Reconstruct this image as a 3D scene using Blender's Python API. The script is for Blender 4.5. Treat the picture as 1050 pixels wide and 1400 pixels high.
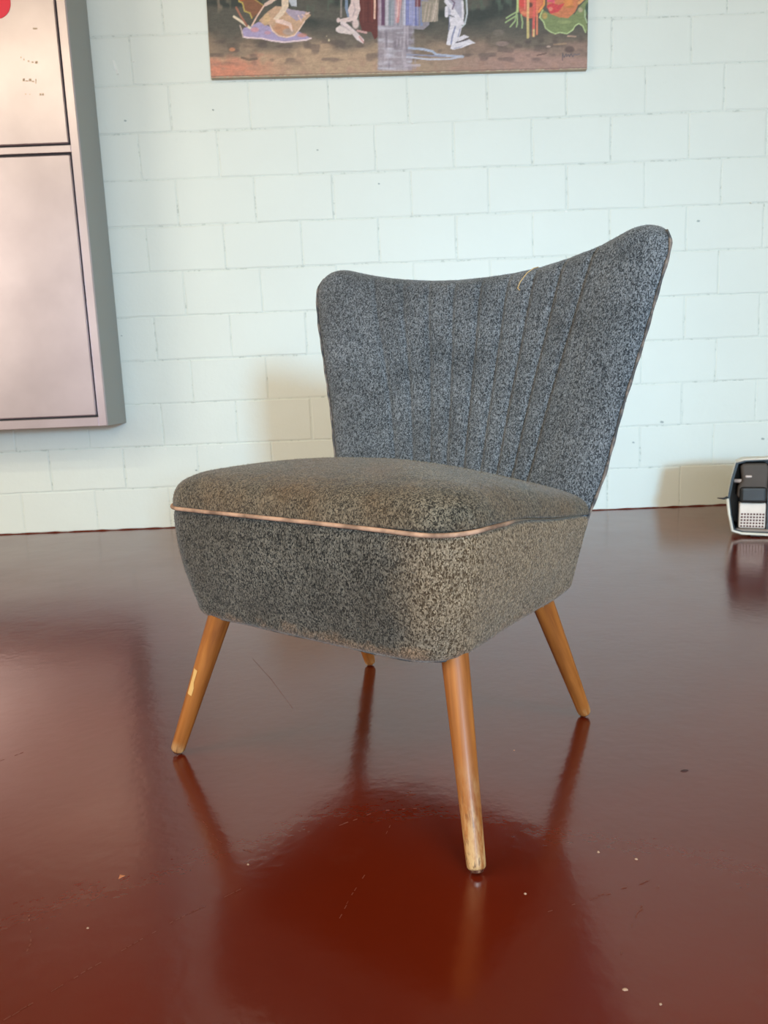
import bpy, bmesh, math, random
import numpy as np
from mathutils import Vector, Matrix

random.seed(7)
np.random.seed(7)
for o in list(bpy.data.objects):
    bpy.data.objects.remove(o)
scene = bpy.context.scene
COL = scene.collection

# ------------------------------------------------------------------ camera
CAM_H = 0.497
Rv = Vector((0.99912854, -0.01339494, -0.03953141))
Uv = Vector((0.04121671, 0.16724512, 0.98505343))
Fv = Vector((0.0065833, 0.98582435, -0.16765147))
cam_data = bpy.data.cameras.new('camera')
cam = bpy.data.objects.new('camera', cam_data)
COL.objects.link(cam)
M = Matrix(((Rv.x, Uv.x, -Fv.x, 0), (Rv.y, Uv.y, -Fv.y, 0), (Rv.z, Uv.z, -Fv.z, CAM_H), (0, 0, 0, 1)))
cam.matrix_world = M
cam_data.sensor_width = 36.0
cam_data.lens = 1051 / 1400 * 36.0
cam_data.clip_start = 0.02
cam_data.dof.use_dof = True
cam_data.dof.focus_distance = 0.95
cam_data.dof.aperture_fstop = 13.0
scene.camera = cam

# ------------------------------------------------------------------ world, lights, exposure
scene.view_settings.view_transform = 'Standard'
scene.view_settings.look = 'None'
scene.view_settings.gamma = 1.0
scene.view_settings.use_curve_mapping = False
scene.view_settings.exposure = 0.07
world = bpy.data.worlds.new('daylight')
scene.world = world
world.use_nodes = True
wbg = world.node_tree.nodes['Background']
wbg.inputs[0].default_value = (0.80, 0.90, 1.0, 1)
wbg.inputs[1].default_value = 0.4

def area_light(name, loc, target, sx, sy, power, color, spread=180):
    d = bpy.data.lights.new(name, 'AREA')
    d.shape = 'RECTANGLE'; d.size = sx; d.size_y = sy
    d.energy = power; d.color = color; d.spread = math.radians(spread)
    o = bpy.data.objects.new(name, d)
    COL.objects.link(o)
    o.location = loc
    o.rotation_euler = (Vector(target) - Vector(loc)).to_track_quat('-Z', 'Y').to_euler()
    return o

# daylight through the small bright pane low in the street front (sharp cool light from behind the camera)
area_light('pane_daylight', (1.25, -4.2, 1.15), (0.55, 2.77, 0.30), 0.44, 0.50, 17, (0.36, 0.70, 1.0), 44)
# broad daylight through the street-front glazing
area_light('glazing_daylight', (0.0, -4.3, 1.15), (0.0, 2.77, 0.8), 4.8, 1.6, 115, (1.0, 0.98, 0.93))
# warmer daylight through the side window
area_light('side_window_daylight', (-3.38, 0.15, 1.5), (-0.2, 1.5, 0.3), 1.3, 1.2, 40, (1.0, 0.89, 0.70))
# warm fluorescent battens under the ceiling
area_light('batten_light', (-1.95, -0.2, 2.58), (-1.95, -0.2, 0.0), 1.3, 0.14, 22, (1.0, 0.94, 0.66))
area_light('batten_light', (1.1, -0.9, 2.58), (1.1, -0.9, 0.0), 1.3, 0.14, 36, (1.0, 0.90, 0.66))

# ------------------------------------------------------------------ node helpers
def srgb(r, g, b):
    f = lambda c: (c / 255 / 12.92) if c / 255 <= 0.04045 else ((c / 255 + 0.055) / 1.055) ** 2.4
    return (f(r), f(g), f(b), 1.0)

class NT:
    def __init__(self, name):
        self.m = bpy.data.materials.new(name)
        self.m.use_nodes = True
        self.t = self.m.node_tree
        self.b = self.t.nodes['Principled BSDF']
    def n(self, kind, **kw):
        nd = self.t.nodes.new(kind)
        for k, v in kw.items():
            setattr(nd, k, v)
        return nd
    def link(self, a, b):
        self.t.links.new(a, b)
    def setv(self, **kw):
        for k, v in kw.items():
            self.b.inputs[k.replace('_', ' ')].default_value = v
    def coord(self, which='Object', scale=(1, 1, 1), rot=(0, 0, 0)):
        tc = self.n('ShaderNodeTexCoord')
        mp = self.n('ShaderNodeMapping')
        mp.inputs['Scale'].default_value = scale
        mp.inputs['Rotation'].default_value = rot
        self.link(tc.outputs[which], mp.inputs['Vector'])
        return mp.outputs[0]
    def noise(self, vec, scale, detail=2, rough=0.5, dist=0.0):
        nd = self.n('ShaderNodeTexNoise')
        nd.inputs['Scale'].default_value = scale
        nd.inputs['Detail'].default_value = detail
        nd.inputs['Roughness'].default_value = rough
        nd.inputs['Distortion'].default_value = dist
        self.link(vec, nd.inputs['Vector'])
        return nd.outputs['Fac']
    def ramp(self, fac, stops, interp='LINEAR'):
        nd = self.n('ShaderNodeValToRGB')
        cr = nd.color_ramp
        cr.interpolation = interp
        while len(cr.elements) < len(stops):
            cr.elements.new(0.5)
        for e, (p, c) in zip(cr.elements, stops):
            e.position = p
            e.color = c if len(c) == 4 else (*c, 1)
        self.link(fac, nd.inputs[0])
        return nd.outputs[0]
    def mix(self, fac, a, b, mode='MIX'):
        nd = self.n('ShaderNodeMix', data_type='RGBA', blend_type=mode)
        for s, v in ((nd.inputs[0], fac), (nd.inputs[6], a), (nd.inputs[7], b)):
            if hasattr(v, 'is_linked') or isinstance(v, bpy.types.NodeSocket):
                self.link(v, s)
            else:
                s.default_value = v
        return nd.outputs[2]
    def math(self, op, a, b=None):
        nd = self.n('ShaderNodeMath', operation=op)
        for s, v in zip(nd.inputs, (a, b)):
            if v is None: continue
            if isinstance(v, bpy.types.NodeSocket): self.link(v, s)
            else: s.default_value = v
        return nd.outputs[0]
    def bump(self, h, strength, dist):
        nd = self.n('ShaderNodeBump')
        nd.inputs['Strength'].default_value = strength
        nd.inputs['Distance'].default_value = dist
        self.link(h, nd.inputs['Height'])
        self.link(nd.outputs[0], self.b.inputs['Normal'])
        return nd
    def color(self, sock):
        self.link(sock, self.b.inputs['Base Color'])

G = lambda v: (v, v, v, 1)

# wall paint on blocks (Generated world position through Object-info free geometry position)
def wall_paint(name, tint, dirty, th=0.70):
    t = NT(name)
    geo = t.n('ShaderNodeNewGeometry')
    pos = geo.outputs['Position']
    a = t.noise(pos, 3.0, 3)
    c = t.ramp(a, [(0.3, tuple(x * 0.965 for x in tint[:3])), (0.7, tint[:3])])
    s = t.noise(pos, 55, 4, 0.65)
    spots = t.ramp(s, [(th, G(0)), (th + 0.10, G(1))])
    c = t.mix(t.math('MULTIPLY', spots, dirty), c, srgb(150, 158, 150))
    t.color(c)
    t.setv(Roughness=0.55)
    h1 = t.noise(pos, 160, 3, 0.6)
    h2 = t.noise(pos, 24, 2)
    t.bump(t.math('ADD', t.math('MULTIPLY', h1, 0.3), h2), 0.55, 0.0026)
    return t.m

WALL_TINT = srgb(233, 237, 230)
m_block = wall_paint('painted_block', WALL_TINT, 0.10)
m_mortar = wall_paint('painted_joint', srgb(226, 231, 224), 0.42, 0.54)
m_plain = NT('side_wall_paint'); m_plain.setv(Base_Color=srgb(214, 222, 212), Roughness=0.7); m_plain = m_plain.m
m_ceil = NT('ceiling_paint'); m_ceil.setv(Base_Color=srgb(192, 172, 138), Roughness=0.8); m_ceil = m_ceil.m

# glossy oxide-red floor paint
t = NT('red_floor_paint')
v = t.coord('Object')
c = t.ramp(t.noise(v, 2.2, 4), [(0.3, srgb(90, 23, 6)), (0.7, srgb(101, 28, 9))])
sm = t.ramp(t.noise(v, 9, 5, 0.7), [(0.62, G(0)), (0.80, G(1))])
c = t.mix(t.math('MULTIPLY', sm, 0.10), c, srgb(120, 90, 80))
t.color(c)
rr = t.ramp(t.noise(v, 4, 4, 0.6), [(0.3, G(0.13)), (0.75, G(0.22))])
t.link(rr, t.b.inputs['Roughness'])
t.setv(IOR=1.78)
t.b.inputs['Specular Tint'].default_value = (1.0, 0.80, 0.74, 1)
h = t.math('ADD', t.math('MULTIPLY', t.noise(v, 70, 2), 0.6), t.math('MULTIPLY', t.noise(v, 14, 2), 1.2))
t.bump(h, 0.10, 0.0035)
m_floor = t.m
t = NT('floor_scratch'); t.setv(Base_Color=srgb(118, 60, 44), Roughness=0.5); m_scratch = t.m

# salt-and-pepper mohair plush
def plush(name, dark, light, worn, worn_amt, worn_scale=4.0, bias=0.0, blend=None, hem=False):
    t = NT(name)
    v = t.coord('Object')
    vo = t.n('ShaderNodeTexVoronoi'); vo.inputs['Scale'].default_value = 1.0; vo.inputs['Randomness'].default_value = 1.0
    wv = t.n('ShaderNodeVectorMath', operation='ADD')
    t.link(t.coord('Object', (900, 900, 520), (0.3, 0.5, 0.2)), wv.inputs[0])
    nw = t.n('ShaderNodeTexNoise'); nw.inputs['Scale'].default_value = 220; t.link(v, nw.inputs['Vector'])
    sc = t.n('ShaderNodeVectorMath', operation='SCALE'); t.link(nw.outputs['Color'], sc.inputs[0]); sc.inputs['Scale'].default_value = 2.5
    t.link(sc.outputs[0], wv.inputs[1]); t.link(wv.outputs[0], vo.inputs['Vector'])
    sp = t.n('ShaderNodeSeparateColor'); t.link(vo.outputs['Color'], sp.inputs[0])
    n1 = t.math('ADD', t.math('MULTIPLY', sp.outputs[0], 0.6), t.math('MULTIPLY', t.noise(v, 300, 3, 0.65), 0.4))
    fleck = t.ramp(n1, [(0.34 + bias, G(0)), (0.86 + bias, G(1))])
    c = t.mix(fleck, dark, light)
    big = t.noise(v, 16, 3, 0.6)
    shade = t.ramp(big, [(0.3, G(0.72)), (0.7, G(1.25))])
    c = t.mix(1.0, c, shade, 'MULTIPLY')
    w = t.ramp(t.noise(v, worn_scale, 3, 0.6), [(0.35, G(0)), (0.65, G(1))])
    c = t.mix(t.math('MULTIPLY', w, worn_amt), c, t.mix(fleck, worn, tuple(min(1, x * 3.2) for x in worn[:3]) + (1,)))
    if blend:  # right side browner with wear, and lightened in colour as if lit from there
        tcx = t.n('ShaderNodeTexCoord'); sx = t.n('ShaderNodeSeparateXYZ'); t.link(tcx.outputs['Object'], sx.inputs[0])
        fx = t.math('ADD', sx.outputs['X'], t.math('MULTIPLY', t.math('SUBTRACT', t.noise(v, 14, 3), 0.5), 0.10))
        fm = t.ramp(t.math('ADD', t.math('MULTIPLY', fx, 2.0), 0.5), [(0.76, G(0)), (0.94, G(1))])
        c = t.mix(t.math('MULTIPLY', fm, 0.85), c, t.mix(fleck, blend[0], blend[1]))
    if hem:
        tcz = t.n('ShaderNodeTexCoord'); sz = t.n('ShaderNodeSeparateXYZ'); t.link(tcz.outputs['Object'], sz.inputs[0])
        zz = t.math('SUBTRACT', sz.outputs['Z'], t.math('MULTIPLY', t.noise(v, 26, 4, 0.7), 0.07))
        hm = t.ramp(t.math('MULTIPLY', t.math('SUBTRACT', zz, 0.15), 10.0), [(0.20, G(1)), (0.34, G(0))])
        c = t.mix(t.math('MULTIPLY', hm, 0.75), c, t.mix(fleck, srgb(92, 72, 56), srgb(176, 142, 114)))
    t.color(c)
    t.setv(Roughness=0.95, Specular_IOR_Level=0.15, Sheen_Weight=0.22, Sheen_Roughness=0.45)
    t.b.inputs['Sheen Tint'].default_value = (0.95, 0.93, 0.90, 1)
    t.bump(t.math('ADD', n1, t.math('MULTIPLY', t.noise(v, 60, 2), 0.6)), 0.8, 0.003)
    return t.m

m_back = plush('blue_grey_plush', srgb(48, 52, 57), srgb(142, 145, 150), srgb(66, 62, 60), 0.30)
m_cush = plush('worn_brown_grey_plush', srgb(44, 40, 35), srgb(144, 132, 114), srgb(80, 63, 46), 0.8, 9.0)
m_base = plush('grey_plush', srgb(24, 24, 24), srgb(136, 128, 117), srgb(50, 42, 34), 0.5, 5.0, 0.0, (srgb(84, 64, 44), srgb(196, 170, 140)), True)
t = NT('worn_piping_cord')
v = t.coord('Object')
c = t.ramp(t.noise(v, 45, 3), [(0.36, srgb(128, 98, 80)), (0.62, srgb(198, 156, 130))])
sy = t.n('ShaderNodeSeparateXYZ'); t.link(v, sy.inputs[0])
fr_ = t.ramp(t.math('ADD', sy.outputs['Y'], t.math('MULTIPLY', t.math('SUBTRACT', t.noise(v, 60, 2), .5), 0.1)), [(0.08, G(0)), (0.15, G(1))])
t.color(t.mix(fr_, c, srgb(104, 94, 82)))
t.setv(Roughness=0.9)
m_pipe = t.m
t = NT('worn_edge_seam')
v = t.coord('Object')
t.color(t.ramp(t.noise(v, 70, 3), [(0.40, srgb(70, 70, 72)), (0.66, srgb(138, 122, 112))]))
t.setv(Roughness=0.95)
m_seam = t.m
t = NT('straw_thread'); t.setv(Base_Color=srgb(196, 164, 116), Roughness=0.7); m_thread = t.m

# varnished beech legs
def beech(WEAR):
    t = NT('varnished_beech')
    v = t.coord('Object', (60, 60, 5))
    g = t.noise(v, 1.0, 5, 0.6, 0.4)
    c = t.ramp(g, [(0.3, srgb(126, 68, 24)), (0.55, srgb(166, 98, 40)), (0.75, srgb(188, 120, 58))])
    tc = t.n('ShaderNodeTexCoord')
    sep = t.n('ShaderNodeSeparateXYZ'); t.link(tc.outputs['Object'], sep.inputs[0])
    low = t.ramp(sep.outputs['Z'], [(0.0, G(1)), (WEAR, G(0))])
    wn = t.ramp(t.noise(t.coord('Object', (90, 90, 22)), 1.0, 4, 0.7), [(0.40, G(0)), (0.60, G(1))])
    c = t.mix(t.math('MULTIPLY', low, wn), c, srgb(206, 166, 116))
    dk = t.ramp(t.noise(t.coord('Object', (260, 260, 60)), 1.0, 3, 0.7), [(0.54, G(0)), (0.62, G(1))])
    c = t.mix(t.math('MULTIPLY', t.math('MULTIPLY', low, dk), 0.85), c, srgb(88, 52, 30))
    t.color(c)
    t.setv(Roughness=0.52, Coat_Weight=0.08, Coat_Roughness=0.25)
    return t.m
m_leg_worn = beech(0.115)
m_leg = beech(0.022)
t = NT('leg_chip'); t.setv(Base_Color=srgb(222, 172, 104), Roughness=0.6); m_chip = t.m
t = NT('steel_glide'); t.setv(Base_Color=srgb(190, 186, 178), Metallic=1.0, Roughness=0.3); m_glide = t.m

# brushed steel and painted cabinet
t = NT('brushed_steel')
v = t.coord('Object', (260, 260, 2.0))
nz = t.noise(v, 1.0, 3)
c = t.ramp(t.noise(t.coord('Object'), 6, 4), [(0.3, srgb(198, 184, 192)), (0.7, srgb(212, 198, 206))])
t.color(c)
t.setv(Metallic=0.9, Roughness=0.32)
t.bump(nz, 0.06, 0.001)
m_steel = t.m
t = NT('grey_cabinet_paint'); t.setv(Base_Color=srgb(158, 162, 161), Roughness=0.55); m_cabgrey = t.m
t = NT('dark_gap'); t.setv(Base_Color=srgb(40, 36, 40), Roughness=0.6); m_gap = t.m
t = NT('red_sticker'); t.setv(Base_Color=srgb(232, 44, 70), Roughness=0.4); m_red = t.m
t = NT('faded_print'); t.setv(Base_Color=srgb(178, 154, 132), Roughness=0.6); m_print = t.m

# machine on the floor
def simple(name, col, rough=0.5, metal=0.0):
    t = NT(name)
    v = t.coord('Object')
    t.color(t.ramp(t.noise(v, 30, 3), [(0.3, tuple(x * 0.88 for x in col[:3])), (0.7, col[:3])]))
    t.setv(Roughness=rough, Metallic=metal)
    return t.m
m_cream = simple('cream_enamel', srgb(226, 216, 200), 0.35)
m_teal = simple('dark_teal_plastic', srgb(34, 46, 54), 0.45)
m_drum = simple('dark_rubber', srgb(84, 72, 64), 0.7)
m_taupe = simple('taupe_panel', srgb(150, 134, 124), 0.6)
m_pinkw = simple('off_white_panel', srgb(240, 222, 208), 0.5)
m_dot = simple('brown_red_dot', srgb(96, 50, 42), 0.6)
m_black = simple('black_metal', srgb(38, 36, 36), 0.4)
m_axle = simple('pale_axle', srgb(210, 190, 180), 0.4)
m_crumb = simple('pale_crumb', srgb(186, 150, 126), 0.8)
m_paper = simple('tan_scrap', srgb(192, 126, 88), 0.8)
m_dark = simple('dark_crumb', srgb(52, 22, 18), 0.7)
m_white = simple('bare_plaster_chip', srgb(246, 246, 240), 0.8)

# ------------------------------------------------------------------ mesh helpers
def mesh_obj(name, verts, faces, mat, parent=None, smooth=False):
    me = bpy.data.meshes.new(name)
    me.from_pydata([tuple(v) for v in verts], [], faces)
    me.update()
    if mat: me.materials.append(mat)
    if smooth:
        me.polygons.foreach_set('use_smooth', [True] * len(me.polygons))
    o = bpy.data.objects.new(name, me)
    COL.objects.link(o)
    if parent: o.parent = parent
    return o

def bm_obj(name, bm, mat, parent=None, smooth=False):
    bmesh.ops.recalc_face_normals(bm, faces=bm.faces[:])
    me = bpy.data.meshes.new(name)
    bm.to_mesh(me); bm.free()
    if mat: me.materials.append(mat)
    if smooth:
        me.polygons.foreach_set('use_smooth', [True] * len(me.polygons))
    o = bpy.data.objects.new(name, me)
    COL.objects.link(o)
    if parent: o.parent = parent
    return o

def box_bm(bm, x0, x1, y0, y1, z0, z1, bev=0.0, seg=1):
    r = bmesh.ops.create_cube(bm, size=1.0)
    for v in r['verts']:
        v.co = ((x0 + x1) / 2 + v.co.x * (x1 - x0), (y0 + y1) / 2 + v.co.y * (y1 - y0), (z0 + z1) / 2 + v.co.z * (z1 - z0))
    if bev:
        es = list({e for v in r['verts'] for e in v.link_edges})
        bmesh.ops.bevel(bm, geom=es, offset=bev, segments=seg, profile=0.5, affect='EDGES')

def box(name, x0, x1, y0, y1, z0, z1, mat, parent=None, bev=0.0, seg=1):
    bm = bmesh.new()
    box_bm(bm, x0, x1, y0, y1, z0, z1, bev, seg)
    return bm_obj(name, bm, mat, parent)

def tube(name, pts, rad, mat, parent=None, closed=False, seg=8):
    pts = [Vector(p) for p in pts]
    n = len(pts)
    rads = rad if isinstance(rad, (list, tuple)) else [rad] * n
    V, Fc = [], []
    prev = None
    for i, p in enumerate(pts):
        if closed: d = pts[(i + 1) % n] - pts[i - 1]
        else: d = pts[min(i + 1, n - 1)] - pts[max(i - 1, 0)]
        d.normalize()
        if prev is None:
            a = Vector((0, 0, 1)) if abs(d.z) < 0.9 else Vector((1, 0, 0))
            prev = (a - d * a.dot(d)).normalized()
        else:
            prev = (prev - d * prev.dot(d)).normalized()
        q = d.cross(prev)
        for k in range(seg):
            an = 2 * math.pi * k / seg
            V.append(p + (prev * math.cos(an) + q * math.sin(an)) * rads[i])
    m = n if closed else n - 1
    for i in range(m):
        for k in range(seg):
            a, b = i * seg + k, i * seg + (k + 1) % seg
            c, d2 = ((i + 1) % n) * seg + (k + 1) % seg, ((i + 1) % n) * seg + k
            Fc.append((a, b, c, d2))
    if not closed:
        Fc.append(tuple(range(seg - 1, -1, -1)))
        Fc.append(tuple((n - 1) * seg + k for k in range(seg)))
    return mesh_obj(name, V, Fc, mat, parent, True)

def empty(name, loc, rz=0.0):
    o = bpy.data.objects.new(name, None)
    o.empty_display_size = 0.1
    COL.objects.link(o)
    o.location = loc
    o.rotation_euler = (0, 0, rz)
    return o

def tag(o, label, cat, group=None):
    o['label'] = label; o['category'] = cat
    if group: o['group'] = group
    return o

def struct(o):
    o['kind'] = 'structure'
    return o

def pix(u, v, plane, val):
    """world point where the photograph's sight line (u, v) meets the plane x / y / z = val"""
    d = Rv * (u - 525) - Uv * (v - 700) + Fv * 1051
    i = 'xyz'.index(plane)
    o = Vector((0, 0, CAM_H))
    return o + d * ((val - o[i]) / d[i])

# ------------------------------------------------------------------ room
WY = 2.77
XL, XR, YR, ZC = -3.4, 3.0, -4.4, 2.72
floor = struct(box('floor', XL - .1, XR + .1, YR - .1, WY + .12, -0.1, 0.0, m_floor))
struct(box('ceiling', XL - .1, XR + .1, YR - .1, WY + .12, ZC, ZC + .1, m_ceil))
bm = bmesh.new()
box_bm(bm, XL - .1, XL, YR, WY, 0.0, 0.8); box_bm(bm, XL - .1, XL, YR, WY, 2.2, ZC)
box_bm(bm, XL - .1, XL, YR, -0.6, 0.8, 2.2); box_bm(bm, XL - .1, XL, 0.9, WY, 0.8, 2.2)
struct(bm_obj('wall_left', bm, m_plain))
struct(box('wall_right', XR, XR + .1, YR, WY, 0.0, ZC, m_plain))
# street front behind the camera: sill, head and piers around the glazing
bm = bmesh.new()
box_bm(bm, XL, XR, YR - .1, YR, 0, 0.30)
box_bm(bm, XL, XR, YR - .1, YR, 2.35, ZC)
for x0, x1 in ((XL, -2.2), (-0.6, -0.4), (1.4, 1.6), (2.8, XR)):
    box_bm(bm, x0, x1, YR - .1, YR, 0.30, 2.35)
struct(bm_obj('wall_street', bm, m_plain))

# block wall: recessed joint bed plus one object for each block
BW, BH, JT = 0.266, 0.150, 0.0038
wall = struct(box('wall_back', XL, XR, WY + 0.0016, WY + 0.12, 0.0, ZC, m_mortar))
rnd = random.Random(3)
def block_variant():
    # front face with slightly wandering, softly rolled arrises (overpainted block)
    hx, hz = (BW - JT) / 2, (BH - JT) / 2
    path = [(-hx + 2 * hx * k / 5, -hz) for k in range(5)] + [(hx, -hz + 2 * hz * k / 3) for k in range(3)] \
         + [(hx - 2 * hx * k / 5, hz) for k in range(5)] + [(-hx, hz - 2 * hz * k / 3) for k in range(3)]
    n = len(path)
    V, Fc = [], []
    wob_ = [(rnd.uniform(-.0011, .0011), rnd.uniform(-.0011, .0011), rnd.uniform(.0008, .0021)) for _ in range(n)]
    for inset, dep in ((0, .02), (0, 1.0), (1, 0.0)):
        for (x, z), (wx, wz, wd) in zip(path, wob_):
            i_ = inset * (0.0016 + wd)
            V.append((x + wx - math.copysign(i_, x) * (abs(x) > hx - .001), dep if dep > .5 or dep == 0 else dep, z + wz - math.copysign(i_, z) * (abs(z) > hz - .001)))
    for k in range(n):      # middle ring depth
        V[n + k] = (V[n + k][0], wob_[k][2], V[n + k][2])
    for r_ in range(2):
        for k in range(n):
            a, b = r_ * n + k, r_ * n + (k + 1) % n
            Fc.append((a, b, b + n, a + n))
    Fc.append(tuple(range(2 * n, 3 * n)))
    me = bpy.data.meshes.new('block')
    me.from_pydata(V, [], Fc); me.update()
    bm = bmesh.new(); bm.from_mesh(me); bmesh.ops.recalc_face_normals(bm, faces=bm.faces[:])
    if max(bm.faces, key=lambda f: f.calc_area()).normal.y > 0: bmesh.ops.reverse_faces(bm, faces=bm.faces[:])
    bm.to_mesh(me); bm.free()
    me.materials.append(m_block)
    return me
block_meshes = [block_variant() for _ in range(9)]
n_blocks = 0
for k in range(13):
    x = (0.039 if k % 2 == 0 else 0.155) + BW / 2
    x -= BW * 8
    while x < 2.6:
        if x > -2.05:
            o = bpy.data.objects.new('block', rnd.choice(block_meshes))
            COL.objects.link(o)
            o.parent = wall
            o.location = (x + rnd.uniform(-.0015, .0015), WY + rnd.uniform(-.0010, .0007), (k + .5) * BH + rnd.uniform(-.0010, .0010))
            o.rotation_euler = (rnd.uniform(-.004, .004), rnd.uniform(-.002, .002), rnd.uniform(-.003, .003))
            n_blocks += 1
        x += BW
# plain painted wall above and beside the blocks in view
struct(box('wall_back_upper', XL, XR, WY - 0.0004, WY + 0.0022, 13 * BH, ZC, m_block))
struct(box('wall_back_side', XL, -2.30, WY - 0.0002, WY + 0.0022, 0, 13 * BH, m_block))
# ragged line of floor paint along the foot of the wall
V, Fc = [], []
nseg = 260
for i in range(nseg + 1):
    x = XL + (XR - XL) * i / nseg
    h = 0.0034 + 0.0016 * math.sin(i * 1.7) * rnd.random() + rnd.uniform(-.0006, .0006)
    V += [(x, WY - 0.0030, 0), (x, WY - 0.0030, h), (x, WY + 0.001, h)]
for i in range(nseg):
    a = i * 3
    Fc += [(a, a + 3, a + 4, a + 1), (a + 1, a + 4, a + 5, a + 2)]
struct(mesh_obj('trim_1', V, Fc, m_floor))

# bare chips and pocks in the wall paint
def wall_patch(pts, mat, name):
    P = [pix(u, v, 'y', WY - 0.0026) for u, v in pts]
    n = len(P)
    V = P + [p + Vector((0, 0.003, 0)) for p in P]
    Fc = [tuple(range(n))] + [(i, i + n, (i + 1) % n + n, (i + 1) % n) for i in range(n)]
    mesh_obj(name, V, Fc, mat, wall)
wall_patch([(154, 82), (156, 83), (162, 101), (160, 102), (157, 95)], m_white, 'paint_chip')
for (u, v, s) in [(182, 84, 1.3), (774, 289, 1.8), (578, 229, 1.3), (190, 613, 1.2), (226, 614, 1.2), (280, 612, 1.0), (167, 613, 1.4), (564, 168, 1.5), (936, 216, 1.2), (1027, 277, 1.3), (303, 612, 1.5)]:
    wall_patch([(u - s * 1.4, v), (u - s * .3, v - s * .8), (u + s * 1.2, v - s * .3), (u + s * .8, v + s * .7), (u - s * .4, v + s * .6)], m_white, 'paint_chip')
m_pock = simple('grey_pock', srgb(176, 184, 182), 0.8)
for (u, v, s) in [(905, 577, 2.2), (1043, 600, 2.0), (866, 605, 1.5), (171, 165, 1.5), (518, 251, 1.2), (434, 205, 1.2), (291, 150, 1.2), (955, 302, 1.8), (268, 643, 1.4), (166, 459, 1.0)]:
    wall_patch([(u - s * 1.2, v), (u - s * .3, v - s * .8), (u + s * 1.2, v - s * .3), (u + s * .8, v + s * .7), (u - s * .4, v + s * .6)], m_pock, 'pock_mark')

# ------------------------------------------------------------------ cocktail chair
PSI = math.radians(36.4)
chair = empty('cocktail_chair', (-0.108, 0.857, 0.0), -PSI)
tag(chair, 'low armless cocktail chair in worn speckled blue-grey plush on splayed wooden legs', 'chair')

def rounded_outline(corners, n_arc=10, n_line=14):
    """corners: (x, y, r) counter-clockwise; returns list of (x, y)"""
    out = []
    N = len(corners)
    arcs = []
    for i in range(N):
        p0 = Vector(corners[i - 1][:2]); p = Vector(corners[i][:2]); p1 = Vector(corners[(i + 1) % N][:2])
        r = corners[i][2]
        a = (p0 - p).normalized(); b = (p1 - p).normalized()
        half = a.angle(b) / 2
        tdist = r / math.tan(half)
        c = p + (a + b).normalized() * (r / math.sin(half))
        s = p + a * tdist; e = p + b * tdist
        a0 = math.atan2(s.y - c.y, s.x - c.x); a1 = math.atan2(e.y - c.y, e.x - c.x)
        da = (a1 - a0 + math.pi) % (2 * math.pi) - math.pi
        arcs.append([Vector((c.x + r * math.cos(a0 + da * k / n_arc), c.y + r * math.sin(a0 + da * k / n_arc))) for k in range(n_arc + 1)])
    for i in range(N):
        out += arcs[i]
        s = arcs[i][-1]; e = arcs[(i + 1) % N][0]
        for k in range(1, n_line):
            out.append(s.lerp(e, k / n_line))
    return out

def z_pipe(y):
    return float(np.interp(y, [0, .06, .126, .162, .244, .34, .42], [.3475, .346, .341, .337, .323, .311, .301]))

SEAT_TOP = [(-0.229, 0.004, .048), (0.229, 0.004, .048), (0.217, 0.377, .012), (-0.217, 0.377, .012)]
SEAT_BOT = [(-0.203, 0.016, .045), (0.203, 0.016, .045), (0.199, 0.354, .012), (-0.199, 0.354, .012)]
top_o = rounded_outline(SEAT_TOP)
bot_o = rounded_outline(SEAT_BOT)
def bow(p, amt=0.010):
    # the front edge bows forward a little
    if p.y < 0.06:
        w = max(0.0, 1 - (abs(p.x) / 0.2) ** 2)
        return Vector((p.x, p.y - amt * w * (1 - p.y / 0.06)))
    return p
top_o = [bow(p, .006) for p in top_o]
bot_o = [bow(p, .006) for p in bot_o]
NO = len(top_o)

def wob(i, amp, f):
    return amp * (math.sin(i * f) + 0.6 * math.sin(i * f * 2.3 + 1.1))

# upholstered base: rings from the piping down to the rounded lower edge
V, Fc = [], []
rings = []
NR = 26
for j in range(NR + 1):
    q = j / NR
    for i in range(NO):
        a, b = top_o[i], bot_o[i]
        p = a.lerp(b, q)
        nrm = Vector((p.x, p.y - 0.19)).normalized()
        belly = (0.006 * math.sin(math.pi * min(1, q * 1.15)) if q < .87 else 0) * (1 - min(1, max(0, (a.y - .2) / .15)))
        p = p + nrm * belly
        zt, zb = z_pipe(a.y) - 0.002, 0.201 + 0.006 * max(0, b.y - .3) / .1 + wob(i, 0.0008, .21)
        # round the bottom edge
        if q > 0.90:
            e = (q - 0.90) / 0.10
            p = p - nrm * 0.010 * (1 - math.sqrt(max(0, 1 - e * e)))
        if q < 0.05:
            p = p - nrm * 0.004 * (1 - q / 0.05)
        z = zt + (zb - zt) * q
        V.append((p.x, p.y, z))
for j in range(NR):
    for i in range(NO):
        a, b = j * NO + i, j * NO + (i + 1) % NO
        Fc.append((a, a + NO, b + NO, b))
V.append((0, .19, .204)); c0 = len(V) - 1
for i in range(NO):
    Fc.append((NR * NO + i, c0, NR * NO + (i + 1) % NO))
V.append((0, .19, .335)); c1 = len(V) - 1
for i in range(NO):
    Fc.append((i, (i + 1) % NO, c1))
base_v, base_f = V, Fc
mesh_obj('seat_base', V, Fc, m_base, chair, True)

hem = [Vector(base_v[NR * NO + i]) for i in range(NO)]
tube('hem', [(p.x, p.y, p.z + .0012) for p in hem], [0.0016 + 0.0007 * math.sin(i * .9) for i in range(NO)], m_seam, chair, True, 6)
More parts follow.
